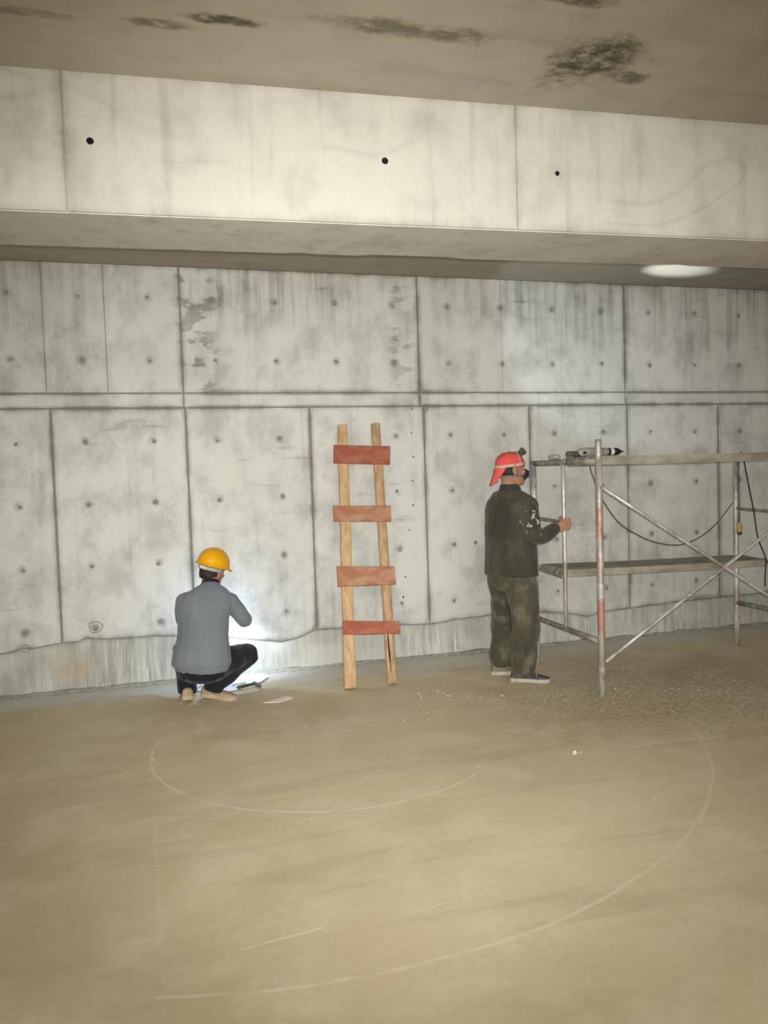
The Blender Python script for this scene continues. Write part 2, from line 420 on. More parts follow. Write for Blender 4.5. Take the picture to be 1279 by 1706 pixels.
FACE = WY                         # front of the cast panels
wall = tag(obj('wall_back', box(X0, X1, WY + .014, WY + .2, 0, CZ), 'joint', loc=(0, WY + .1, 0)),
           'long grey cast concrete wall with formwork panel joints', 'wall', kind='structure')
def panel(x0, x1, z0, z1, parent, mat='wall', y=FACE, depth=.02, g=.006, name='panel', gl=None, gr=None, el=1., er=1.):
    """slab standing proud of the wall, with a border ring that carries the grime mask"""
    x0 += g if gl is None else gl; x1 -= g if gr is None else gr; z0 += g; z1 -= g
    y += random.uniform(-.0025, .0025)
    bm = bmesh.new(); la = bm.verts.layers.float.new('edge')
    w = .05
    def ring(d, yy, e):
        vs = [bm.verts.new((x0 + d, yy, z0 + d)), bm.verts.new((x1 - d, yy, z0 + d)), bm.verts.new((x1 - d, yy, z1 - d)), bm.verts.new((x0 + d, yy, z1 - d))]
        for v, k in zip(vs, (el, er, er, el)): v[la] = e * k
        return vs
    ch = .004
    w = min(w, (x1 - x0) * .3, (z1 - z0) * .3)
    R = [ring(0, y + depth, 1), ring(0, y + ch, 1), ring(ch, y, 1), ring(w, y, 0)]
    for a, b in zip(R, R[1:]):
        for i in range(4): bm.faces.new((a[i], a[(i + 1) % 4], b[(i + 1) % 4], b[i]))
    bm.faces.new(R[-1]); bm.faces.new(R[0][::-1])
    return obj(name, bm, mat, parent)
Z_BAND0, Z_BAND1 = 2.088, 2.197
KT = [(-4.5, .33), (-3, .35), (-2, .33), (-1.215, .319), (-1.135, .32), (-1.053, .357), (-1.022, .336), (-.808, .362), (-.684, .36), (-.619, .386), (-.557, .371), (-.387, .356), (-.17, .36),
      (.005, .345), (.4, .30), (.689, .248), (.831, .226), (.976, .252), (1.10, .299), (1.272, .30), (1.7, .29), (2.093, .267), (2.308, .29), (2.637, .30), (3.1, .29), (3.38, .257), (3.557, .211), (3.677, .245), (3.921, .255), (4.6, .28), (6, .3), (8.5, .3)]
def ktop(x):
    for (a, za), (b, zb) in zip(KT, KT[1:]):
        if a <= x <= b: return za + (zb - za) * (x - a) / (b - a)
    return .3
lower = [-.793 + .9545 * k for k in range(-3, 10)]
lower = [X0] + [x for x in lower if X0 + .3 < x < X1 - .3] + [X1]
for a, b in zip(lower, lower[1:]):
    # lower panel, its foot cut along the wavy pour line
    bm = bmesh.new(); la = bm.verts.layers.float.new('edge'); g = .006; n = 14; yy = FACE + random.uniform(-.0025, .0025)
    xs = [a + g, a + g + .004, a + .05] + [a + .05 + (b - a - .1) * i / n for i in range(1, n)] + [b - .05, b - g - .004, b - g]
    zt = Z_BAND0 - g
    rows = []
    for x in xs:
        e = 1. if (x < a + .02 or x > b - .02) else 0.
        zb = ktop(x) + .004 + noise.noise(V((x * 9, 0, 3))) * .006
        side = yy + (.006 if (x <= a + g + 1e-6 or x >= b - g - 1e-6) else 0)
        cl = []
        for z, ee, dy in ((zb, 1, .02), (zb + .001, 1, .006), (zb + .006, 1, 0), (zb + .06, e, 0), (zt - .05, e, 0), (zt - .004, 1, 0), (zt, 1, .006), (zt, 1, .02)):
            v = bm.verts.new((x, max(side, yy + dy), z)); v[la] = ee; cl.append(v)
        rows.append(cl)
    for p, q in zip(rows, rows[1:]):
        for i in range(7): bm.faces.new((p[i], q[i], q[i + 1], p[i + 1]))
    obj('panel', bm, 'wall', wall)
major = [-3.67, -1.76, .153, 2.04, 3.966, 5.87, 7.78]; mj = [X0] + major + [X1]
for a, b in zip(mj, mj[1:]): panel(a, b, Z_BAND0, Z_BAND1, wall, g=.004, name='band_strip')
minor = (-.812, -.388, 2.787, 4.664)
mj = [X0] + sorted(major + list(minor)) + [X1]
for a, b in zip(mj, mj[1:]):
    panel(a, b, Z_BAND1, CZ + .004, wall, g=.0055, gl=.0012 if a in minor else None, gr=.0012 if b in minor else None, el=.45 if a in minor else 1., er=.45 if b in minor else 1.)
# kicker: rough strip under the pour line, slightly proud
bm = bmesh.new(); rows = []
n = 420
for i in range(n + 1):
    x = X0 + (X1 - X0) * i / n
    zt = ktop(x) - .005 + noise.noise(V((x * 9, 0, 7))) * .004
    cl = []
    for k in range(9):
        t = k / 8; z = zt * t
        d = -.004 - .005 * noise.noise(V((x * 6, 3, z * 5))) - .002 * noise.noise(V((x * 34, 1, z * 8))) - (1 - t) ** 3 * .012
        cl.append(bm.verts.new((x, FACE + d, z)))
    cl.append(bm.verts.new((x, FACE + .02, zt + .001)))
    rows.append(cl)
for p, q in zip(rows, rows[1:]):
    for i in range(9): bm.faces.new((p[i], q[i], q[i + 1], p[i + 1]))
obj('kicker', bm, 'kicker', wall, smooth=True)
# mortar fillet where wall meets floor
bm = bmesh.new(); rows = []
for i in range(n + 1):
    x = X0 + (X1 - X0) * i / n
    w = .07 + .05 * noise.noise(V((x * 2.3, 0, 1))) + .03 * noise.noise(V((x * 9, 0, 4))); h = .018 + .012 * noise.noise(V((x * 5, 2, 0)))
    rows.append([bm.verts.new((x, FACE - max(.02, w), .001)), bm.verts.new((x, FACE - w * .45, h * .45)), bm.verts.new((x, FACE - .004, max(.008, h * 1.3))), bm.verts.new((x, FACE + .01, .001))])
for p, q in zip(rows, rows[1:]):
    for i in range(3): bm.faces.new((p[i], q[i], q[i + 1], p[i + 1]))
obj('mortar_fillet', bm, 'mortar', wall, smooth=True)

# tie holes
def disc_profile(prof, seg=14):
    bm = bmesh.new()
    loops = [[bm.verts.new((r * math.cos(2 * pi * i / seg), -h, r * math.sin(2 * pi * i / seg))) for i in range(seg)] for r, h in prof]
    for a, b in zip(loops, loops[1:]):
        for i in range(seg): bm.faces.new((a[i], a[(i + 1) % seg], b[(i + 1) % seg], b[i]))
    bm.faces.new(loops[-1]); bmesh.ops.recalc_face_normals(bm, faces=bm.faces); return bm
def shared(name, bm, mat):
    me = bpy.data.meshes.new(name); bm.to_mesh(me); bm.free(); me.materials.append(M[mat]); return me
plug_me = shared('tie_plug', disc_profile([(.021, -.004), (.0185, .0025), (.014, .003), (.010, .001), (.007, -.001)]), 'plug')
hole_me = shared('tie_hole', disc_profile([(.0155, -.003), (.013, .0028), (.0095, .0022), (.0085, -.001)]), 'pit')
nail_me = shared('nail_hole', disc_profile([(.007, -.002), (.006, .002), (.003, .001)], 8), 'pit')
def put(name, me, p, parent, s=1., rot=0):
    o = bpy.data.objects.new(name, me); col.objects.link(o); o.parent = parent; o.location = V(p) - origin_of(parent); o.scale = (s, s, s * random.uniform(.9, 1.15)); o.rotation_euler = (0, random.uniform(0, 6), rot); return o
for z, big in ((2.905, 0), (2.44, 0), (1.838, .5), (1.384, .7), (.918, .8), (.46, .8)):
    for k in range(-3, 16):
        x = -1.037 + .477 * k
        if not (X0 + .2 < x < X1 - .2): continue
        if z < 1.9 and k in (5,): continue
        if big == 0: put('tie_plug', plug_me, (x + random.uniform(-.008, .008), FACE - .003, z + random.uniform(-.008, .008)), wall, random.uniform(.5, .8))
        else: put('tie_plug', plug_me, (x + random.uniform(-.008, .008), FACE - .003, z + random.uniform(-.01, .01)), wall, random.uniform(.6, .98))
put('tie_plug', plug_me, (2.50, FACE - .003, .93), wall, .8)
for x, z in ((1.972, 2.065), (1.958, 1.868), (1.968, 1.67), (1.955, 1.475), (1.955, 1.272), (1.915, 1.07), (1.87, .68), (1.845, .515)):
    put('nail_hole', nail_me, (x, FACE - .003, z), wall, random.uniform(.8, 1.2))
def ringmark(cx, cz, r, t):
    bm = bmesh.new(); pts = [(cx + r * (1 + .12 * math.sin(3 * a + 1)) * math.cos(a), FACE - .001, cz + r * (1 + .1 * math.cos(2 * a)) * math.sin(a)) for a in [2 * pi * i / 20 for i in range(21)]]
    tube(bm, pts, t, 6); obj('patch_ring', bm, 'plug', wall)
ringmark(-.557, .462, .046, .0036); ringmark(-1.04, .462, .026, .003); ringmark(-1.04, .345, .03, .003)

# the deep beam: face y = 3.31 - .05 x
BA = math.atan(-.05)
def bp(x, y, z): return V((x * math.cos(BA) - y * math.sin(BA), 3.31 + x * math.sin(BA) + y * math.cos(BA), z))
BB = 2.603
bm = bmesh.new(); n = 160; rows = []
for i in range(n + 1):
    x = -5.2 + 14.6 * i / n
    chip = max(0, noise.noise(V((x * 7, 5, 0))) - .25) * .05 + (.022 if .98 < x < 1.30 else 0) * (1 if noise.noise(V((x * 22, 1, 1))) > -.25 else .2)
    c2 = max(0, noise.noise(V((x * 11, 9, 0))) - .3) * .02
    prof = [(.008, CZ + .05), (.008, BB + .012), (.014 + c2, BB), (.475 - chip, BB), (.485, BB + .008 + chip), (.485, CZ + .05)]
    rows.append([bm.verts.new(bp(x, a, b)) for a, b in prof])
for p, q in zip(rows, rows[1:]):
    for i in range(len(p)): bm.faces.new((p[i], q[i], q[(i + 1) % len(p)], p[(i + 1) % len(p)]))
bm.faces.new(rows[0]); bm.faces.new(rows[-1])
beam = tag(obj('ceiling_beam', bm, 'beam', loc=bp(0, .24, BB)), 'deep pale concrete beam crossing below the ceiling', 'beam', kind='structure')
bj = [-5.2, -4.11, -2.22, -.33, 1.557, 3.45, 5.34, 7.23, 9.3]
for a, b in zip(bj, bj[1:]):
    x0, x1, z0, z1 = a + .0015, b - .0015, BB + .004, CZ + .01
    bm = bmesh.new(); la = bm.verts.layers.float.new('edge'); R = []
    for d, yy, e in ((0, .012, .8), (0, .003, .8), (.003, 0, .8), (.05, 0, 0)):
        q = [bm.verts.new(bp(x, yy, z)) for x, z in ((x0 + d, z0 + d), (x1 - d, z0 + d), (x1 - d, z1 - d), (x0 + d, z1 - d))]
        for v in q: v[la] = e
        R.append(q)
    for p, q in zip(R, R[1:]):
        for i in range(4): bm.faces.new((p[i], p[(i + 1) % 4], q[(i + 1) % 4], q[i]))
    bm.faces.new(R[-1]); obj('panel', bm, 'beam', beam)
for x, z in ((-.232, 2.882), (.956, 2.872), (1.748, 2.861)):
    put('tie_hole', hole_me, bp(x / math.cos(BA), -.001, z), beam, 1. if x < 1.5 else .75, BA)

# ------------------------------------------------------------------ wooden ladder
lad = thing('wooden_ladder', (1.4, 5.36, 0), 'homemade timber ladder with four red boards leaning on the wall', 'ladder')
def lp(x, z, d=0):     # point on the ladder's front plane; d goes towards the viewer
    L = math.hypot(.70, 1.93); n = V((0, -1.93 / L, .70 / L)); return V((x, 5.37 + .3627 * z, z)) + n * d
def rail(name, xa, xb, za, zb, wa, wb, th, mat, round_=0, seed=0):
    bm = bmesh.new(); rings = []
    for i in range(15):
        t = i / 14; z = za + (zb - za) * t; x = xa + (xb - xa) * t + .006 * noise.noise(V((seed, z * 2, 0)))
        w = (wa + (wb - wa) * t) / 2 * (1 + .05 * noise.noise(V((seed + 5, z * 3, 0))))
        q = []
        for k in range(12):
            a = 2 * pi * (k + .5) / 12; ex = .35 if not round_ else .8
            cx = math.copysign(abs(math.cos(a)) ** ex, math.cos(a)); cy = math.copysign(abs(math.sin(a)) ** ex, math.sin(a))
            q.append(bm.verts.new(lp(x + w * cx, z, -th / 2 + th / 2 * cy)))
        rings.append(q)
    for a, b in zip(rings, rings[1:]):
        for i in range(12): bm.faces.new((a[i], a[(i + 1) % 12], b[(i + 1) % 12], b[i]))
    bm.faces.new(rings[0]); bm.faces.new(rings[-1])
    for v in bm.verts: v.co.z = max(v.co.z, 0)
    return obj(name, bm, mat, lad)
rail('rail', 1.205, 1.365, .018, 1.94, .088, .074, .055, 'timber', 0, 1)
rail('rail', 1.520, 1.642, .02, 1.95, .072, .074, .06, 'timber2', 1, 4)
# split running up the foot of the right rail
bm = bmesh.new(); tube(bm, [lp(1.513, .10, .0005), lp(1.517, .22, .001), lp(1.523, .34, .001), lp(1.527, .42, -.001)], [.002, .006, .004, .001], 6); obj('split', bm, 'pit', lad)
def rung(c, mat):
    bm = bmesh.new(); P = [lp(x, z, .0005) for x, z in c] + [lp(x, z, .0195) for x, z in c]
    v = [bm.verts.new(p) for p in P]
    for f in ((0, 1, 2, 3), (7, 6, 5, 4), (0, 4, 5, 1), (1, 5, 6, 2), (2, 6, 7, 3), (3, 7, 4, 0)): bm.faces.new([v[i] for i in f])
    bmesh.ops.bevel(bm, geom=list(bm.edges), offset=.002, segments=1, affect='EDGES')
    return obj('rung_board', bm, mat, lad)
for c, mt in (([(1.255, 1.629), (1.707, 1.607), (1.727, 1.751), (1.271, 1.770)], 'red1'), ([(1.206, 1.187), (1.657, 1.166), (1.668, 1.285), (1.214, 1.303)], 'red2'),
              ([(1.185, .713), (1.631, .701), (1.635, .831), (1.192, .858)], 'red2'), ([(1.183, .378), (1.615, .352), (1.622, .436), (1.193, .473)], 'red1')):
    rung(c, mt)

# ------------------------------------------------------------------ scaffold
SX, SXR = 2.765, 4.57
scaf = thing('scaffold', (3.67, 5.08, 0), 'worn steel tube frame scaffold with cross braces beside the standing worker', 'scaffold')
def pipe(name, a, b, r, mat='steel', parent=scaf, seg=14):
    bm = bmesh.new(); a = V(a); b = V(b); n = 5
    tube(bm, [a + (b - a) * i / n for i in range(n + 1)], r, seg); return obj(name, bm, mat, parent, smooth=False)
def shade_side(o):
    for p in o.data.polygons: p.use_smooth = len(p.vertices) == 4
def end_frame(x, yn, yf, near_mat):
    o = [pipe('post', (x, yn, 0), (x, yn, 1.60), .0235, near_mat), pipe('post', (x, yf, 0), (x, yf, 1.575), .0225, 'steel'),
         pipe('spigot', (x, yn, 1.595), (x, yn, 1.723), .0205, 'steel'),
         pipe('top_rail', (x, yn + .02, 1.582), (x, yf + .024, 1.582), .0215, 'steel_dark'),
         pipe('bottom_rail', (x, yn + .02, .368), (x, yf - .02, .368), .0195, 'steel_dark'),
         pipe('inner_post', (x, (yn + yf) / 2 + .005, .38), (x, (yn + yf) / 2 + .005, 1.57), .0145, 'steel'),
         pipe('short_rail', (x, (yn + yf) / 2 + .005, 1.147), (x, yf - .02, 1.158), .0125, 'steel_dark'),
         pipe('short_rail', (x, (yn + yf) / 2 + .005, .745), (x, yf - .02, .765), .0135, 'steel_dark')]
    for q in o: shade_side(q)
    for y, z in ((yn, 1.404), (yn, .245), (yf, 1.404), (yf, .245)):
        shade_side(pipe('locking_pin', (x, y - .02, z), (x, y - .048, z), .006, 'steel_dark'))
YN, YF = 4.615, 5.57
end_frame(SX, YN, YF, 'steel_red'); end_frame(SXR, 4.545, 5.49, 'steel')
for za, zb, dy in ((1.404, .262, -.036), (.245, 1.396, -.052)):
    b = pipe('cross_brace', (SX, YN + dy, za), (SXR, 4.545 + dy, zb), .0115, 'steel'); shade_side(b)
shade_side(pipe('pivot', (3.665, 4.515, .832), (3.665, 4.56, .832), .008, 'steel_dark'))

def deck(y0, y1, zt, x0, x1, th, label, dz=0):
    t = thing('scaffold_deck', ((x0 + x1) / 2, (y0 + y1) / 2, zt - th), label, 'scaffold deck')
    def sl(x): return (x - x0) / (x1 - x0) * dz
    bm = box(x0, x1, y0, y1, zt - .006, zt)
    # dimpled, slightly sagging sheet
    bmesh.ops.subdivide_edges(bm, edges=list(bm.edges), cuts=8, use_grid_fill=True)
    for v in bm.verts: v.co.z += sl(v.co.x) - .006 * math.sin(pi * (v.co.x - x0) / (x1 - x0)) + .003 * noise.noise(v.co * 4)
    obj('plate', bm, 'deck', t)
    for y in (y0, y1):
        bm = box(x0, x1, y - .004, y + .004, zt - th, zt + .001)
        bmesh.ops.subdivide_edges(bm, edges=list(bm.edges), cuts=8, use_grid_fill=True)
        for v in bm.verts: v.co.z += sl(v.co.x) - .006 * math.sin(pi * (v.co.x - x0) / (x1 - x0)) + .002 * noise.noise(v.co * 5)
        obj('side_lip', bm, 'deck', t)
    for x, s in ((x0, -1), (x1, 1)):
        obj('end_channel', box(min(x, x - s * .04), max(x, x - s * .04), y0, y1, zt - th + sl(x), zt - .005 + sl(x)), 'deck', t)
        for y in (y0 + .05, y1 - .05):
            bm = bmesh.new(); zz = zt + sl(x)
            P = [V((x - s * .03, y, zz - .02)), V((x + s * .004, y, zz - .004)), V((x + s * .03, y, zz + .002)), V((x + s * .052, y, zz - .012)), V((x + s * .056, y, zz - .038))]
            tube(bm, smooth_path(P, 3), .006, 8); obj('hook', bm, 'steel_dark', t, smooth=True)
    return t
deck(4.675, 5.075, 1.613, SX + .027, SXR - .027, .06, 'dusty steel deck across the top of the scaffold, drill lying on it')
deck(5.118, 5.515, .797, SX + .027, SXR - .029, .05, 'lower dusty steel deck at knee height inside the scaffold', -.03)
def lump(name, c, r, label, cat, mat='mortar', sq=.6):
    bm = bmesh.new(); bmesh.ops.create_icosphere(bm, subdivisions=3, radius=1)
    for v in bm.verts:
        k = 1 + .35 * noise.noise(v.co * 1.7 + V(c)); v.co = V((v.co.x * r[0], v.co.y * r[1], v.co.z * r[2])) * k + V(c)
    return tag(obj(name, bm, mat, smooth=True), label, cat)
lump('mortar_lump', (SX, 5.23, 1.622), (.028, .075, .022), 'lump of dried mortar on the scaffold end rail near the cap wearer', 'mortar')

# drill lying on the top deck
dr = thing('power_drill', (2.9, 4.86, 1.613), 'grey power drill with black chuck lying on the top deck', 'drill')
DZ, DY = 1.645, 4.86
def lathe_x(name, prof, mat, parent, y=DY, z=DZ, ry=1., seg=16):
    bm = bmesh.new(); loft(bm, [(V((x, y, z)), V((0, r * ry, 0)), V((0, 0, r))) for x, r in prof], seg); return obj(name, bm, mat, parent, smooth=True)
lathe_x('handle', [(2.665, .012), (2.668, .0165), (2.70, .0175), (2.74, .0165), (2.775, .019)], 'grey_dark', dr, z=1.637)
lathe_x('housing', [(2.745, .014), (2.76, .024), (2.79, .030), (2.85, .031), (2.92, .030), (2.965, .026), (2.99, .022)], 'housing', dr)
lathe_x('gear_neck', [(2.985, .0245), (2.99, .026), (3.0, .026), (3.003, .0225)], 'black', dr)
lathe_x('collar', [(3.0, .023), (3.004, .0245), (3.026, .0245), (3.03, .023)], 'white_plastic', dr)
lathe_x('chuck', [(3.028, .024), (3.034, .0255), (3.062, .0245), (3.072, .019), (3.088, .010)], 'black', dr)
lathe_x('bit', [(3.085, .006), (3.10, .006), (3.112, .0025)], 'iron', dr, seg=8)
obj('trigger', box(2.775, 2.80, 4.825, 4.833, 1.632, 1.65, .003), 'black', dr)

def cable(name, pts, r, mat, label, cat, n=8):
    bm = bmesh.new(); tube(bm, smooth_path(pts, n), r, 8); return tag(obj(name, bm, mat, smooth=True), label, cat)
cable('drill_cable', [(2.72, 4.88, 1.619), (2.80, 4.96, 1.618), (2.92, 5.05, 1.619), (2.972, 5.088, 1.60), (2.985, 5.095, 1.53), (3.019, 5.10, 1.444), (3.093, 5.12, 1.30), (3.276, 5.20, 1.118), (3.462, 5.25, 1.014), (3.655, 5.30, .940),
       (3.905, 5.36, .898), (4.13, 5.42, .930), (4.336, 5.46, 1.03), (4.545, 5.50, 1.203)], .0045, 'cable_dusty', 'thin dark cable sagging in a loop between the scaffold posts', 'cable')
cable('hanging_cord', [(4.60, 5.37, 1.57), (4.575, 5.362, 1.611), (4.541, 5.352, 1.60), (4.538, 5.345, 1.53), (4.54, 5.30, 1.34), (4.536, 5.245, 1.152), (4.53, 5.19, .93), (4.525, 5.105, .78), (4.51, 5.095, .654), (4.505, 5.09, .56)], .0055, 'cable', 'black cord hanging slantwise from the top rail at the far right of the scaffold', 'cord')
pl = thing('extension_plug', (4.535, 5.405, .95), 'yellow plug hanging on a short cord beside the far right post', 'plug')
bm = bmesh.new(); tube(bm, smooth_path([(4.60, 5.405, 1.56), (4.575, 5.405, 1.611), (4.538, 5.405, 1.598), (4.532, 5.407, 1.35), (4.535, 5.405, 1.045)], 6), .0055, 8); obj('cord', bm, 'cable_dusty', pl, smooth=True)
bm = bmesh.new(); loft(bm, [(V((4.535, 5.405, z)), V((r, 0, 0)), V((0, r * .8, 0))) for z, r in ((1.05, .008), (1.045, .016), (1.01, .021), (.975, .022), (.968, .018))], 12); obj('plug_body', bm, 'yellow_plug', pl, smooth=True)
bm = bmesh.new(); loft(bm, [(V((4.535, 5.405, z)), V((r, 0, 0)), V((0, r * .8, 0))) for z, r in ((.972, .021), (.955, .021), (.945, .016))], 12); obj('plug_face', bm, 'grey_dark', pl, smooth=True)

# ------------------------------------------------------------------ people
def shrink(pts, d): return [(p, max(.012, r - d)) for p, r in pts]
def torso_rings(rows, d=0):
    """rows: (centre, side half-axis vector, depth half-axis vector)"""
    out = []
    for c, s, f in rows:
        s, f = V(s), V(f); out.append((V(c), s.normalized() * max(.03, s.length - d), f.normalized() * max(.03, f.length - d)))
    return out
def head_local(bm, Mh):
    """skull, jaw, nose, ears, brow, lips; local x right, y forward, z up, origin at the head's centre"""
    rows = [(-.118, .020, .030, .034), (-.112, .026, .042, .050), (-.095, .022, .054, .066), (-.07, .008, .063, .082), (-.04, -.002, .069, .091), (0, -.004, .0735, .096),
            (.04, -.008, .0745, .098), (.075, -.010, .069, .091), (.10, -.012, .054, .072), (.116, -.012, .030, .040), (.121, -.012, .010, .014)]
    def T(x, y, z): return Mh @ V((x, y, z))
    R3 = Mh.to_3x3()
    loft(bm, [(T(0, y, z), R3 @ V((a, 0, 0)), R3 @ V((0, b, 0))) for z, y, a, b in rows], 20)
    limb(bm, [(T(0, .088, .018), .009), (T(0, .100, -.008), .011), (T(0, .106, -.024), .0135)], 10)           # nose
    limb(bm, [(T(-.012, .094, -.028), .008), (T(.012, .094, -.028), .008)], 8)
    limb(bm, [(T(-.045, .078, .026), .010), (T(0, .088, .024), .009), (T(.045, .078, .026), .010)], 8)          # brow
    limb(bm, [(T(-.022, .081, -.055), .006), (T(0, .088, -.054), .008), (T(.022, .081, -.055), .006)], 8)       # upper lip
    limb(bm, [(T(-.018, .080, -.066), .006), (T(0, .086, -.067), .008), (T(.018, .080, -.066), .006)], 8)       # lower lip
    ball(bm, T(0, .072, -.098), .022, .020, .018, R3)                                                          # chin
    for s in (-1, 1):
        ball(bm, T(.078 * s, -.012, -.004), .009, .019, .032, R3)
        ball(bm, T(.074 * s, -.006, -.026), .008, .010, .012, R3)
        ball(bm, T(.042 * s, .064, -.022), .022, .022, .022, R3)                                               # cheek
def hand(bm, wrist, palm_dir, side, curl=.6, thumb_side=1):
    """relaxed hand: palm, four unequal bent fingers, thumb off the side of the palm. side = towards the thumb"""
    y = V(palm_dir).normalized(); x = V(side); x = (x - y * x.dot(y)).normalized(); z = x.cross(y) * thumb_side   # z: back of the hand
    w = V(wrist)
    loft(bm, [(w + y * t, x * a, z * b) for t, a, b in ((-.01, .024, .018), (.015, .028, .018), (.05, .038, .016), (.082, .040, .014), (.092, .036, .010))], 12)
    for k, (o, L) in enumerate(((.029, .072), (.010, .080), (-.009, .075), (-.027, .060))):
        p = w + y * .082 + x * o; a = 0; pts = [(p - y * .012, .0092)]
        for j, f in enumerate((.42, .33, .25)):
            a += curl * (.7 if j == 0 else 1.); d = y * math.cos(a) - z * math.sin(a); p = p + d * L * f; pts.append((p.copy(), .0090 - .0008 * j))
        limb(bm, pts, 8)
    p = w + y * .025 + x * .026
    d1 = (y * .55 + x * .75 - z * .25).normalized(); d2 = (y * .9 + x * .25 - z * .45).normalized()
    limb(bm, [(p, .014), (p + d1 * .034, .0115), (p + d1 * .034 + d2 * .03, .010), (p + d1 * .034 + d2 * .052, .0085)], 8)
def shoe(parent, heel, d, L, wd, upper, sole, tilt=0., laces=False):
    d = V((d[0], d[1], 0)).normalized(); s = V((d.y, -d.x, 0)); h = V((heel[0], heel[1], 0)); Z = V((0, 0, 1))
    prof = [(0, .55), (.04, .72), (.15, .80), (.35, .72), (.55, .82), (.72, 1.), (.86, .92), (.95, .66), (1., .28)]
    def bend(p):
        t = (p - h).dot(d); return p + Z * (max(0, L * .68 - t) * math.tan(tilt))
    bm = bmesh.new(); rings = []
    for zz, k in ((.0, .97), (.006, 1.02), (.022, 1.02), (.026, .97)):
        rings.append([bm.verts.new(bend(h + d * (L * t) + s * (wd / 2 * w * sg * k) + Z * zz)) for sg in (1, -1) for t, w in (prof if sg == 1 else prof[::-1])])
    for a, b in zip(rings, rings[1:]):
        for i in range(len(a)): bm.faces.new((a[i], a[(i + 1) % len(a)], b[(i + 1) % len(a)], b[i]))
    bm.faces.new(rings[0]); bm.faces.new(rings[-1])
    so = obj('shoe_sole', bm, sole, parent, smooth=False)
    bm = bmesh.new(); rr = []
    for t, w, ht in ((.015, .50, .062), (.05, .68, .076), (.16, .74, .082), (.30, .70, .086), (.42, .72, .078), (.55, .78, .062), (.70, .90, .050), (.84, .82, .042), (.94, .56, .034), (.985, .25, .028)):
        c = h + d * (L * t); row = []
        for k in range(13):
            a = pi * k / 12; x = math.cos(a); y = math.sin(a)
            row.append(bm.verts.new(bend(c + s * (wd / 2 * w * math.copysign(abs(x) ** .7, x)) + Z * (.022 + (ht - .022) * abs(y) ** .8))))
        rr.append(row)
    for a, b in zip(rr, rr[1:]):
        for i in range(12): bm.faces.new((a[i], a[i + 1], b[i + 1], b[i]))
    bm.faces.new(rr[0]); bm.faces.new(rr[-1])
    obj('shoe_upper', bm, upper, parent, smooth=True)
    bm = bmesh.new()                                # toe cap seam / tongue edge
    tube(bm, [bend(h + d * (L * .66) + s * (wd / 2 * .80 * math.cos(a)) + Z * (.026 + .034 * math.sin(a))) for a in [pi * k / 10 for k in range(11)]], .0025, 6)
    obj('toe_seam', bm, sole, parent, smooth=True)
def surf(name, Mh, prof, mat, parent, seg=24, a0=0, a1=2 * pi, thick=.004):
    """shell from rings (z, y centre, rx, ry) in head space, optionally only a sector (angle 0 = right, 90 deg = front)"""
    bm = bmesh.new(); full = abs(a1 - a0 - 2 * pi) < 1e-4; n = seg if full else seg + 1
    L = [[bm.verts.new(Mh @ V((a * math.cos(a0 + (a1 - a0) * i / seg), y + b * math.sin(a0 + (a1 - a0) * i / seg), z))) for i in range(n)] for z, y, a, b in prof]
    for p, q in zip(L, L[1:]):
        for i in range(seg): bm.faces.new((p[i], p[(i + 1) % n], q[(i + 1) % n], q[i]))
    if prof[-1][2] < .02 and full: bm.faces.new(L[-1])
    bmesh.ops.recalc_face_normals(bm, faces=bm.faces)
    if thick: bmesh.ops.solidify(bm, geom=list(bm.faces), thickness=thick)
    return obj(name, bm, mat, parent, smooth=True)
def loop_band(name, Mh, z, y, a, b, r, mat, parent, tilt=0., a0=0, a1=2 * pi, flat=2.2):
    bm = bmesh.new(); n = 28; R3 = Mh.to_3x3(); rings = []
    for i in range(n + 1):
        t = a0 + (a1 - a0) * i / n; p = V((a * math.cos(t), y + b * math.sin(t), z + tilt * math.sin(t)))
        nrm = V((math.cos(t) / a, math.sin(t) / b, 0)).normalized()
        rings.append((Mh @ p, R3 @ nrm * r * .5, R3 @ V((0, 0, 1)) * r * flat))
    loft(bm, rings, 8); return obj(name, bm, mat, parent, smooth=True)
def head_matrix(c, f, roll=0):
    f = V(f).normalized(); x = f.cross(V((0, 0, 1))).normalized(); z = x.cross(f)
    R = Matrix((x, f, z)).transposed()
    return Matrix.Translation(V(c)) @ R.to_4x4() @ Matrix.Rotation(roll, 4, 'Y')
def eyes(Mh, parent):
    for s in (-1, 1):
        bm = bmesh.new(); ball(bm, Mh @ V((.031 * s, .076, .004)), .0115, M3=Mh.to_3x3(), seg=10); e = obj('eye', bm, 'white_plastic', parent, smooth=True)
        bm = bmesh.new(); ball(bm, Mh @ V((.031 * s, .0865, .004)), .0045, .002, .0045, Mh.to_3x3(), 8); obj('pupil', bm, 'black', e)
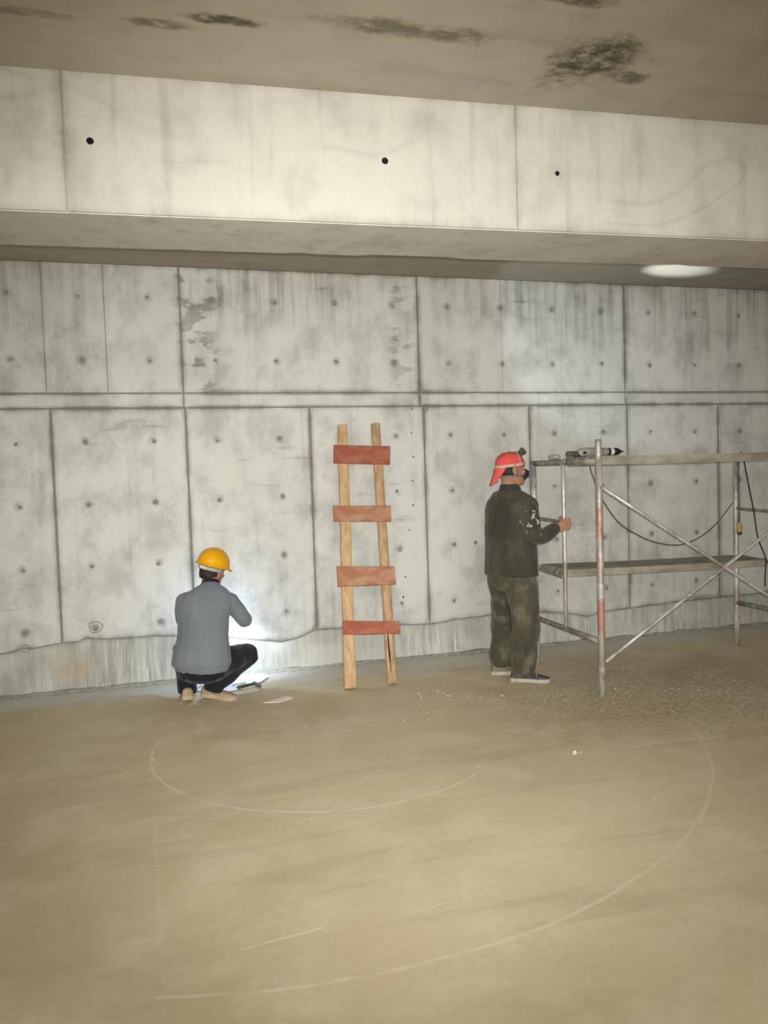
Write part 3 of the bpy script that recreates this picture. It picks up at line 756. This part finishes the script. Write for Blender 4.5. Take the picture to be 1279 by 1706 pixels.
def hair(Mh, parent, low=-1.):
    bm = bmesh.new()
    rows = [(-.075, .004, .069, .086), (-.04, -.004, .0745, .098), (0, -.006, .0785, .102), (.04, -.010, .0795, .104), (.075, -.012, .074, .097), (.10, -.014, .059, .078), (.118, -.014, .034, .046), (.126, -.014, .008, .010)]
    seg = 28; L = []
    for z, y, a, b in rows:
        L.append([bm.verts.new(Mh @ V((a * math.cos(2 * pi * i / seg), y + b * math.sin(2 * pi * i / seg), z + .004 * noise.noise(V((i * 1.3, z * 40, 0)))))) for i in range(seg)])
    for j, (p, q) in enumerate(zip(L, L[1:])):
        for i in range(seg):
            t = 2 * pi * (i + .5) / seg; zf = rows[j][0]
            if math.sin(t) > .1 and zf < .05: continue
            if math.sin(t) > -.25 and zf < -.0: continue
            if zf < low: continue
            bm.faces.new((p[i], p[(i + 1) % seg], q[(i + 1) % seg], q[i]))
    for v in [v for v in bm.verts if not v.link_faces]: bm.verts.remove(v)
    bmesh.ops.recalc_face_normals(bm, faces=bm.faces); bmesh.ops.solidify(bm, geom=list(bm.faces), thickness=.004)
    return obj('hair', bm, 'hair', parent, smooth=True)
def headlamp(Mh, p, d, parent, mat_body='black'):
    """lamp box on a bracket; p, d in head space"""
    R3 = Mh.to_3x3(); c = Mh @ V(p); ax = (R3 @ V(d)).normalized(); u, v = frame(ax)
    bm = bmesh.new(); loft(bm, [(c + ax * t, u * r, v * r) for t, r in ((-.030, .014), (-.026, .021), (.004, .024), (.016, .028), (.024, .028))], 16)
    lb = obj('headlamp', bm, mat_body, parent, smooth=False); lb['label'] = 'black headlamp'
    bm = bmesh.new(); loft(bm, [(c + ax * t, u * r, v * r) for t, r in ((.022, .023), (.0255, .022))], 16); obj('lens', bm, 'lens', lb)
    bm = bmesh.new(); tube(bm, [c - ax * .01, c - ax * .012 - R3 @ V((0, .012, .026))], .009, 8); obj('bracket', bm, mat_body, lb)
    return c + ax * .034, ax

# ---- standing worker
W1 = thing('person', (2.42, 5.25, 0), 'standing worker in dark olive work clothes and backwards red cap gripping the scaffold', 'person')
A1 = math.radians(25); f1 = V((math.cos(A1), math.sin(A1), 0)); s1 = V((math.sin(A1), -math.cos(A1), 0))   # facing, his right
c1 = V((2.41, 5.25, 0))
def tr(z, df, hw, hd, ds=0): return (c1 + f1 * df + s1 * ds + V((0, 0, z)), s1 * hw, f1 * hd)
jac = [tr(.765, .0, .205, .150), tr(.775, .0, .218, .164), tr(.86, 0, .218, .162), tr(1.0, 0, .212, .155), tr(1.13, -.002, .216, .152), tr(1.24, -.006, .214, .140), tr(1.305, -.008, .19, .118), tr(1.35, -.006, .14, .095), tr(1.385, -.002, .09, .078), tr(1.405, .0, .07, .068)]
Rsh = c1 + s1 * .178 + f1 * -.005 + V((0, 0, 1.275)); Lsh = c1 - s1 * .145 + f1 * .02 + V((0, 0, 1.272))
PX, PY = SX, (YN + YF) / 2 + .005                  # the inner post he holds
Rwr = V((PX - .080, PY - .040, 1.112))
armR = [(Rsh, .072), (V((2.455, 5.005, 1.17)), .070), (V((2.475, 4.985, 1.075)), .062), (V((2.56, 5.01, 1.068)), .056), (Rwr - V((.025, .005, .006)), .043)]
armL = [(Lsh, .070), (V((2.41, 5.41, 1.16)), .066), (V((2.44, 5.44, 1.05)), .058), (V((2.49, 5.44, .99)), .050), (V((2.52, 5.42, .96)), .042)]
hipR = c1 + s1 * .085 + V((0, 0, .76)); hipL = c1 - s1 * .085 + V((0, 0, .76))
legR = [(hipR, .118), (V((2.455, 5.155, .60)), .112), (V((2.47, 5.14, .42)), .097), (V((2.455, 5.145, .24)), .094), (V((2.445, 5.155, .13)), .092)]
legL = [(hipL, .115), (V((2.395, 5.36, .60)), .106), (V((2.40, 5.38, .42)), .092), (V((2.39, 5.40, .24)), .088), (V((2.385, 5.41, .135)), .086)]
pel = [tr(.66, .0, .13, .10), tr(.70, 0, .172, .135), tr(.78, 0, .188, .145), tr(.90, 0, .185, .14)]
H1 = head_matrix((2.424, 5.235, 1.537), (math.cos(math.radians(2)), math.sin(math.radians(2)), .10))
# body: one continuous mesh, clothes over it
bm = bmesh.new()
loft(bm, torso_rings(jac, .03)); loft(bm, torso_rings(pel, .03))
for L_ in (armR, armL): limb(bm, shrink(L_, .016))
for L_, an in ((legR, (2.445, 5.155, .06)), (legL, (2.385, 5.41, .06))): limb(bm, shrink(L_, .03) + [(V(an), .042)])
limb(bm, [(V((2.41, 5.25, 1.34)), .062), (V((2.404, 5.246, 1.42)), .052), (V((2.400, 5.242, 1.47)), .052)])
head_local(bm, H1)
# right hand closed round the post
O = V((PX, PY, 1.137))
loft(bm, [(Rwr + (O + V((-.006, -.038, -.002)) - Rwr) * t, V((0, 0, a)), V((.2, -.98, 0)) * b) for t, a, b in ((-.25, .027, .021), (0, .029, .021), (.3, .037, .021), (.65, .045, .019), (.95, .046, .016), (1.12, .040, .010))], 14)
for k, (zo, Rr, kx) in enumerate(((.034, .0285, .002), (.0125, .0300, .007), (-.0095, .029, .002), (-.030, .0270, -.008))):
    pts = [(O + V((-.004 + kx, -.040, zo)), .0105), (O + V((.018 + kx, -.042, zo - .001)), .0108)]
    for j, ang in enumerate((-48, -5, 45, 95, 140)):
        a = math.radians(ang); rr_ = Rr + (.010 if j == 0 else .004 if j == 1 else 0)
        pts.append((O + V((rr_ * math.cos(a), rr_ * math.sin(a), zo - .002 * j)), .0102 - .0006 * j))
    limb(bm, pts, 8)
limb(bm, [(O + V((-.040, -.030, .010)), .015), (O + V((-.038, -.008, .034)), .012), (O + V((-.020, .018, .046)), .0105), (O + V((.006, .027, .046)), .009)], 8)
hand(bm, V((2.53, 5.41, .945)), (.35, -.3, -.8), (.5, -.4, .4), .6, -1)
body = fuse(bm, .0065, 2, .4)
mesh_obj('body', body, 'skin', W1, smooth=True)
def folds(amp, seed, vert=1.):
    def f(p):
        return amp * noise.noise(V((p.x * 9 + seed, p.y * 9, p.z * 9 * vert))) + amp * .5 * noise.noise(V((p.x * 21, p.y * 21 + seed, p.z * 13 * vert)))
    return f
bm = bmesh.new(); loft(bm, torso_rings(jac)); limb(bm, armR); limb(bm, armL)
limb(bm, [(c1 + s1 * .10 + V((0, 0, 1.325)), .062), (Rsh, .074)]); limb(bm, [(c1 - s1 * .10 + V((0, 0, 1.33)), .062), (Lsh, .074)])
jk = mesh_obj('jacket', fuse(bm, .009, 5, .5, folds(.008, 2, .55)), 'jacket', W1, smooth=True); jk['label'] = 'dark olive work jacket'
bm = bmesh.new()
loft(bm, [(V((2.412, 5.248, z)), s1 * a, f1 * b) for z, a, b in ((1.37, .098, .088), (1.395, .082, .080), (1.425, .070, .074), (1.435, .067, .071), (1.43, .060, .064), (1.40, .058, .06))], 24)
obj('collar', bm, 'jacket_collar', jk, smooth=True)
loopz = [(c1 + s1 * (.221 * math.cos(a)) + f1 * (.167 * math.sin(a)) + V((0, 0, .80))) for a in [2 * pi * i / 40 for i in range(41)]]
bm = bmesh.new(); limb(bm, legR); limb(bm, legL); loft(bm, torso_rings(pel))
for an, e in ((V((2.445, 5.155, .075)), .088), (V((2.385, 5.41, .075)), .084)):
    loft(bm, [(an + V((0, 0, z)), V((r, 0, 0)), V((0, r, 0))) for z, r in ((-.012, e * .93), (0, e), (.04, e * 1.03), (.09, e * 1.02))], 16)
mesh_obj('trousers', fuse(bm, .009, 5, .5, folds(.012, 5, 1.0)), 'trousers', W1, smooth=True)
shoe(W1, (2.362, 5.20), (.86, -.50), .285, .105, 'shoe_dark', 'sole_pale')
shoe(W1, (2.30, 5.42), (.95, -.30), .28, .102, 'shoe_grey', 'sole_pale')
hair(H1, W1, -.05); eyes(H1, W1)
# red cap worn backwards
capm = H1 @ Matrix.Translation(V((0, -.004, 0))) @ Matrix.Rotation(math.radians(-6), 4, 'X')
cp = surf('cap', capm, [(.022, -.010, .088, .112), (.045, -.010, .088, .112), (.075, -.010, .083, .106), (.103, -.011, .068, .088), (.123, -.012, .043, .056), (.132, -.012, .015, .018), (.133, -.012, .004, .005)], 'cap', W1); cp['label'] = 'red cloth cap'
bm = bmesh.new(); G = []
for i in range(9):
    t = i / 8; row = []
    for k in range(13):
        a = -pi / 2 + (k / 12 - .5) * 2.0
        bx_, by = .088 * math.cos(a), -.010 + .112 * math.sin(a)
        L_ = .138 * (1 - (abs(k / 6 - 1)) ** 2.6 * .8)
        row.append(bm.verts.new(capm @ V((bx_ * (1 - .12 * t), by - L_ * t * .36, .028 - L_ * t * .98 - .0 * t))))
    G.append(row)
for p, q in zip(G, G[1:]):
    for i in range(12): bm.faces.new((p[i], p[i + 1], q[i + 1], q[i]))
bmesh.ops.recalc_face_normals(bm, faces=bm.faces); bmesh.ops.solidify(bm, geom=list(bm.faces), thickness=.004)
obj('bill', bm, 'cap', cp, smooth=True)
bm = bmesh.new(); tube(bm, [v for v in smooth_path([capm @ V((.046, -.130, -.075)), capm @ V((.0, -.170, -.106)), capm @ V((-.046, -.130, -.075))], 6)], .004, 6); obj('bill_edge', bm, 'filter', cp, smooth=True)
bm = bmesh.new(); ball(bm, capm @ V((0, -.012, .135)), .008, .008, .005); obj('button', bm, 'cap', cp)
loop_band('headlamp_strap', capm, .036, -.010, .0905, .1145, .0055, 'strap', W1, .012)
bm = bmesh.new()
arc = [capm @ V((.089 * math.cos(t) * .98, -.010 + (.04) , .04 + .094 * math.sin(t))) for t in [pi * k / 16 for k in range(17)]]
tube(bm, arc, .004, 6); obj('top_strap', bm, 'strap', W1, smooth=True)
bm = bmesh.new(); box(-.012, .012, -.128, -.122, .012, .036, .002, bm)
for v in bm.verts: v.co = capm @ v.co
obj('strap_buckle', bm, 'strap', W1)
lp1, ld1 = headlamp(capm, (0, .085, .128), (.0, 1.0, .75), W1, 'grey_dark')
spot('headlamp_flood_standing', lp1, (4.2, 5.62, 3.145), 17, 96, .3, (.66, .82, 1.0), .02)
spot('headlamp_beam_standing', lp1, (4.12, 5.62, 3.145), 380, 14, .9, (.85, .94, 1.0), .02)
# half mask
mk = bmesh.new(); R3 = H1.to_3x3()
loft(mk, [(H1 @ V((0, y, z)), R3 @ V((a, 0, 0)), R3 @ V((0, 0, b)) + R3 @ V((0, .012, 0))) for y, z, a, b in ((.055, -.052, .052, .052), (.082, -.050, .046, .050), (.105, -.048, .034, .040), (.122, -.048, .024, .028), (.128, -.048, .016, .019))], 16)
mo = obj('respirator_mask', mk, 'mask', W1, smooth=True); mo['label'] = 'dark blue half face respirator'
mk = bmesh.new(); loft(mk, [(H1 @ V((0, y, -.048)), R3 @ V((a, 0, 0)), R3 @ V((0, 0, a))) for y, a in ((.124, .022), (.134, .023), (.136, .019))], 14); obj('filter', mk, 'filter', mo)
loop_band('mask_strap', H1, -.045, -.004,   .075, .099, .003, 'filter', mo, -.01, math.radians(-215), math.radians(35))

# ---- crouching worker
W2 = thing('person', (.2, 5.52, 0), 'crouching worker in blue grey shirt and yellow hard hat working low on the wall', 'person')
A2 = math.radians(76); f2 = V((math.cos(A2), math.sin(A2), 0)); s2 = V((math.sin(A2), -math.cos(A2), 0))
def cr(c, hw, hd, lean=.25):
    return (V(c), s2 * hw, (f2 * math.cos(lean) - V((0, 0, 1)) * math.sin(lean)) * hd)
sh = [cr((.195, 5.475, .172), .070, .06, .1), cr((.192, 5.476, .185), .120, .09, .1), cr((.187, 5.478, .215), .168, .124, .1), cr((.180, 5.48, .275), .206, .148, .1), cr((.185, 5.495, .34), .200, .145), cr((.197, 5.525, .45), .178, .128), cr((.208, 5.555, .56), .180, .122), cr((.228, 5.585, .65), .192, .118, .35),
      cr((.246, 5.60, .71), .18, .105, .45), cr((.258, 5.61, .755), .135, .086, .5), cr((.268, 5.618, .785), .080, .070, .5), cr((.274, 5.624, .80), .062, .06, .5)]
Rs2 = V((.395, 5.585, .665)); Ls2 = V((.092, 5.655, .675))
arm2R = [(Rs2, .070), (V((.455, 5.62, .585)), .062), (V((.502, 5.68, .512)), .055), (V((.47, 5.78, .545)), .050), (V((.425, 5.86, .585)), .042)]
arm2L = [(Ls2, .070), (V((.075, 5.77, .585)), .062), (V((.085, 5.84, .51)), .055), (V((.145, 5.85, .505)), .047), (V((.20, 5.850, .515)), .040)]
hip2R = V((.265, 5.50, .235)); hip2L = V((.10, 5.53, .245))
leg2R = [(hip2R, .108), (V((.39, 5.60, .255)), .098), (V((.50, 5.69, .255)), .080), (V((.515, 5.70, .235)), .073), (V((.40, 5.61, .175)), .068), (V((.295, 5.525, .125)), .066)]
leg2L = [(hip2L + V((.02, 0, 0)), .10), (V((.10, 5.68, .275)), .088), (V((.060, 5.83, .305)), .068), (V((.058, 5.82, .26)), .064), (V((.065, 5.70, .17)), .060), (V((.074, 5.60, .11)), .060)]
pel2 = [cr((.185, 5.50, .145), .12, .09, 0), cr((.182, 5.495, .18), .17, .125, 0), cr((.182, 5.495, .24), .185, .135, 0), cr((.187, 5.51, .34), .165, .12)]
HF2 = (.56, .70, -.26)
H2 = head_matrix((.290, 5.672, .893), HF2, math.radians(13))
bm = bmesh.new(); loft(bm, torso_rings(sh, .02)); loft(bm, torso_rings(pel2, .025))
for L_ in (arm2R, arm2L): limb(bm, shrink(L_, .014))
for L_, an in ((leg2R, (.262, 5.505, .075)), (leg2L, (.074, 5.59, .065))): limb(bm, shrink(L_, .024)[:-1] + [(L_[-1][0], .040), (V(an), .034)])
limb(bm, [(V((.262, 5.612, .755)), .056), (V((.276, 5.635, .815)), .054), (V((.284, 5.655, .86)), .056)])
head_local(bm, H2)
hand(bm, V((.410, 5.882, .597)), (-.5, .75, .35), (.1, -.3, .9), .45, 1)
hand(bm, V((.220, 5.850, .515)), (.97, .10, -.1), (.0, .2, 1), .75, -1)
mesh_obj('body', fuse(bm, .0065, 2, .4), 'skin', W2, smooth=True)
bm = bmesh.new(); loft(bm, torso_rings(sh)); limb(bm, arm2R); limb(bm, arm2L)
limb(bm, [(V((.31, 5.60, .715)), .058), (Rs2, .072)]); limb(bm, [(V((.20, 5.62, .72)), .058), (Ls2, .072)])
shirt = mesh_obj('shirt', fuse(bm, .009, 6, .5, folds(.004, 9, .6)), 'shirt', W2, smooth=True); shirt['label'] = 'loose blue grey shirt'
bm = bmesh.new(); loft(bm, [(V((.268, 5.625, .79)) + V((.006, .014, .03)) * t, s2 * a, (f2 * .9 - V((0, 0, .42))) * a * .95) for t, a in ((-.3, .072), (.3, .067), (.85, .062), (1.0, .060), (.9, .055), (.3, .054))], 20)
obj('collar', bm, 'navy', shirt, smooth=True)
bm = bmesh.new(); limb(bm, leg2R); limb(bm, leg2L); loft(bm, torso_rings(pel2))
for an, e, d in ((V((.262, 5.520, .098)), .066, V((.35, .1, .9))), (V((.074, 5.595, .088)), .064, V((0, .1, .98)))):
    u, v = frame(d); loft(bm, [(an + d * z, u * r, v * r) for z, r in ((-.046, e * .98), (-.026, e * 1.08), (.02, e * 1.02), (.06, e * .95))], 16)
mesh_obj('trousers', fuse(bm, .008, 4, .5, folds(.008, 4, 1.)), 'navy', W2, smooth=True)
shoe(W2, (.178, 5.585), (.86, -.50), .265, .098, 'shoe_tan', 'sole_tan', .10)
shoe(W2, (.076, 5.498), (.05, 1.0), .26, .106, 'shoe_tan', 'sole_tan', .12)
hair(H2, W2); eyes(H2, W2)
# hard hat
HM = H2 @ Matrix.Translation(V((0, -.006, .012))) @ Matrix.Rotation(math.radians(4), 4, 'X')
hh = surf('hard_hat', HM, [(.018, -.004, .112, .140), (.024, -.004, .107, .133), (.050, -.005, .105, .130), (.078, -.006, .099, .122), (.106, -.008, .083, .104), (.128, -.010, .058, .074), (.140, -.011, .028, .036), (.143, -.011, .006, .008)], 'hardhat', W2, 32, thick=.0035); hh['label'] = 'yellow plastic hard hat'
bm = bmesh.new(); G = []
for i in range(5):                                  # peak at the front
    t = i / 4; row = []
    for k in range(15):
        a = pi / 2 + (k / 14 - .5) * 2.3; e = .05 * math.cos((k / 14 - .5) * pi) ** .8 if 0 < k < 14 else 0
        row.append(bm.verts.new(HM @ V(((.111 + e * t * .6) * math.cos(a), -.004 + (.139 + e * t) * math.sin(a), .020 - .014 * t * t))))
    G.append(row)
for p, q in zip(G, G[1:]):
    for i in range(14): bm.faces.new((p[i], p[i + 1], q[i + 1], q[i]))
bmesh.ops.remove_doubles(bm, verts=bm.verts, dist=.0004); bmesh.ops.recalc_face_normals(bm, faces=bm.faces); bmesh.ops.solidify(bm, geom=list(bm.faces), thickness=.0035)
obj('peak', bm, 'hardhat', hh, smooth=True)
bm = bmesh.new(); tube(bm, [HM @ V((.1125 * math.cos(t), -.004 + .1405 * math.sin(t), .018)) for t in [2 * pi * i / 36 for i in range(37)]], .0038, 8); obj('rim', bm, 'hardhat', hh, smooth=True)
for xo in (-.028, 0, .028):
    bm = bmesh.new(); k = math.sqrt(max(0, 1 - (xo / .105) ** 2))
    tube(bm, [HM @ V((xo, -.008 + .118 * k * math.cos(t), .045 + .0985 * k * math.sin(t))) for t in [math.radians(q) for q in range(15, 166, 10)]], .0045 if xo else .006, 8); obj('ridge', bm, 'hardhat', hh, smooth=True)
loop_band('headband', HM, -.004, -.004, .086, .108, .007, 'band', hh, .0, math.radians(180), math.radians(360), 2.0)
bm = bmesh.new(); box(-.024, .024, -.122, -.108, -.016, .008, .004, bm)
for v in bm.verts: v.co = HM @ v.co
obj('adjuster_knob', bm, 'white_plastic', hh)
for s in (-1, 1):
    bm = bmesh.new(); tube(bm, smooth_path([HM @ V((.088 * s, .01, .01)), HM @ V((.084 * s, .02, -.06)), HM @ V((.05 * s, .05, -.115)), HM @ V((0, .062, -.135))], 5), .003, 6); obj('chin_strap', bm, 'filter', hh, smooth=True)
# lit hand lamp in the left hand, low by the wall
FD = V((.60, .62, -.52)).normalized(); FC = V((.296, 5.850, .490)); fu, fv = frame(FD)
fl = thing('hand_lamp', FC, 'small lit hand lamp held low in front of the crouching worker', 'lamp')
bm = bmesh.new(); loft(bm, [(FC + FD * t, fu * r, fv * r) for t, r in ((-.062, .011), (-.060, .0135), (-.02, .0135), (.02, .0135), (.032, .0145))], 14); obj('barrel', bm, 'black', fl, smooth=True)
bm = bmesh.new(); loft(bm, [(FC + FD * t, fu * r, fv * r) for t, r in ((.030, .0145), (.044, .021), (.062, .022), (.066, .0205))], 14); obj('lamp_head', bm, 'black', fl, smooth=True)
bm = bmesh.new(); loft(bm, [(FC + FD * t, fu * r, fv * r) for t, r in ((.064, .0185), (.068, .018), (.074, .012), (.077, .004))], 14); obj('lens', bm, 'lens', fl)
lp2 = FC + FD * .078
pt = bpy.data.lights.new('work_light_glow', 'POINT'); pt.energy = 4.5; pt.color = (.58, .75, 1.0); pt.shadow_soft_size = .02
po = bpy.data.objects.new('work_light_glow', pt); col.objects.link(po); po.location = lp2 + FD * .012
spot('work_light_beam', lp2, lp2 + V((.42, .55, -.72)), 13, 88, .8, (.70, .83, 1.0), .02)

# ------------------------------------------------------------------ small things on the floor
bm = bmesh.new(); N = 14
out = [(.085, 6.05), (.10, 5.80), (.20, 5.73), (.33, 5.655), (.43, 5.68), (.47, 5.745), (.62, 5.83), (.69, 5.96), (.66, 6.06)]
top = [bm.verts.new((x, y, .010 + .006 * noise.noise(V((x * 9, y * 9, 0))))) for x, y in out]; f = bm.faces.new(top)
bmesh.ops.triangulate(bm, faces=[f]); bmesh.ops.subdivide_edges(bm, edges=list(bm.edges), cuts=3, use_grid_fill=True)
for v in bm.verts: v.co.z = .009 + .009 * abs(noise.noise(V((v.co.x * 8, v.co.y * 8, 0)))) + .004 * noise.noise(V((v.co.x * 25, v.co.y * 25, 3)))
bmesh.ops.solidify(bm, geom=list(bm.faces), thickness=.004)
for v in bm.verts: v.co.z = max(v.co.z, .001)
sack = tag(obj('empty_sack', bm, 'sheet', loc=(.35, 5.85, 0)), 'crumpled white sack with dark print lying at the wall foot behind the crouching worker', 'sack')
bm = bmesh.new()
for i in range(9):
    x = .40 + .012 * i; y = 5.755 + .004 * i + .012 * ((i * 7) % 3)
    tube(bm, [(x, y, .021), (x + random.uniform(.004, .012), y + random.uniform(.01, .03), .021)], .003, 5)
for i in range(6):
    x = .16 + .013 * i; y = 5.80 + .010 * ((i * 5) % 3)
    tube(bm, [(x, y, .021), (x + random.uniform(.004, .012), y + random.uniform(.01, .035), .021)], .003, 5)
obj('print_mark', bm, 'print', sack)['kind'] = 'stuff'
hm = thing('hand_hammer', (.5, 5.72, 0), 'small hammer with dark grip lying on the floor by the white sack', 'hammer')
bm = bmesh.new(); tube(bm, [(.43, 5.688, .022), (.46, 5.705, .022), (.53, 5.735, .022), (.575, 5.752, .022)], [.009, .012, .010, .008], 10); obj('grip', bm, 'green', hm, smooth=True)
bm = bmesh.new(); tube(bm, [(.557, 5.800, .022), (.560, 5.785, .022), (.568, 5.755, .022), (.577, 5.715, .022), (.592, 5.670, .022), (.594, 5.664, .022)], [.004, .008, .012, .012, .012, .009], 10); obj('hammer_head', bm, 'iron', hm, smooth=True)
bm = bmesh.new(); P = ((.572, 5.302), (.672, 5.272), (.78, 5.34), (.75, 5.40))  # thin pale wedge standing in for lamp light spilled across the floor
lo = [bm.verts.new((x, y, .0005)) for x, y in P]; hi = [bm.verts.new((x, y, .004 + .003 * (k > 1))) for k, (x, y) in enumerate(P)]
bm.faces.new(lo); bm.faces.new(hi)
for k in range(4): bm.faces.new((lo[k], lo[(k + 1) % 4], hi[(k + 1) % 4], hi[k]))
tag(obj('light_wedge', bm, 'pink'), 'small pointed pale pink wedge standing in for lamp light on the bare floor', 'light patch')
# crumbs of mortar, uncountable
bm = bmesh.new()
def crumb(x, y, r):
    a = random.uniform(0, 6.28); h = r * random.uniform(.4, .9); e = random.uniform(.5, 1.6)
    b = [bm.verts.new((x + r * e * math.cos(a + k * 1.57), y + r * math.sin(a + k * 1.57 + .4), 0.0)) for k in range(4)]
    t = [bm.verts.new((x + .6 * r * e * math.cos(a + k * 1.57 + .2), y + .6 * r * math.sin(a + k * 1.57 + .5), h)) for k in range(4)]
    for k in range(4): bm.faces.new((b[k], b[(k + 1) % 4], t[(k + 1) % 4], t[k]))
    bm.faces.new(t)
for cx, cy, sx, sy, n_, rm in ((1.72, 5.02, .16, .12, 26, .012), (1.2, 4.6, .35, .12, 16, .008), (3.2, 4.55, .45, .28, 60, .008), (2.7, 4.75, .3, .2, 30, .008), (1.0, 5.75, 1.0, .15, 40, .008), (.5, 4.6, .9, .5, 22, .007), (2.2, 3.6, .8, .5, 14, .007)):
    for _ in range(n_): crumb(random.gauss(cx, sx), min(6.0, random.gauss(cy, sy)), rm * random.uniform(.3, .85))
crumb(2.14, 4.86, .012); crumb(2.06, 3.73, .02); crumb(2.09, 3.725, .016)
tag(obj('mortar_crumbs', bm, 'crumb'), 'scattered pale mortar crumbs on the dusty floor', 'debris', kind='stuff')
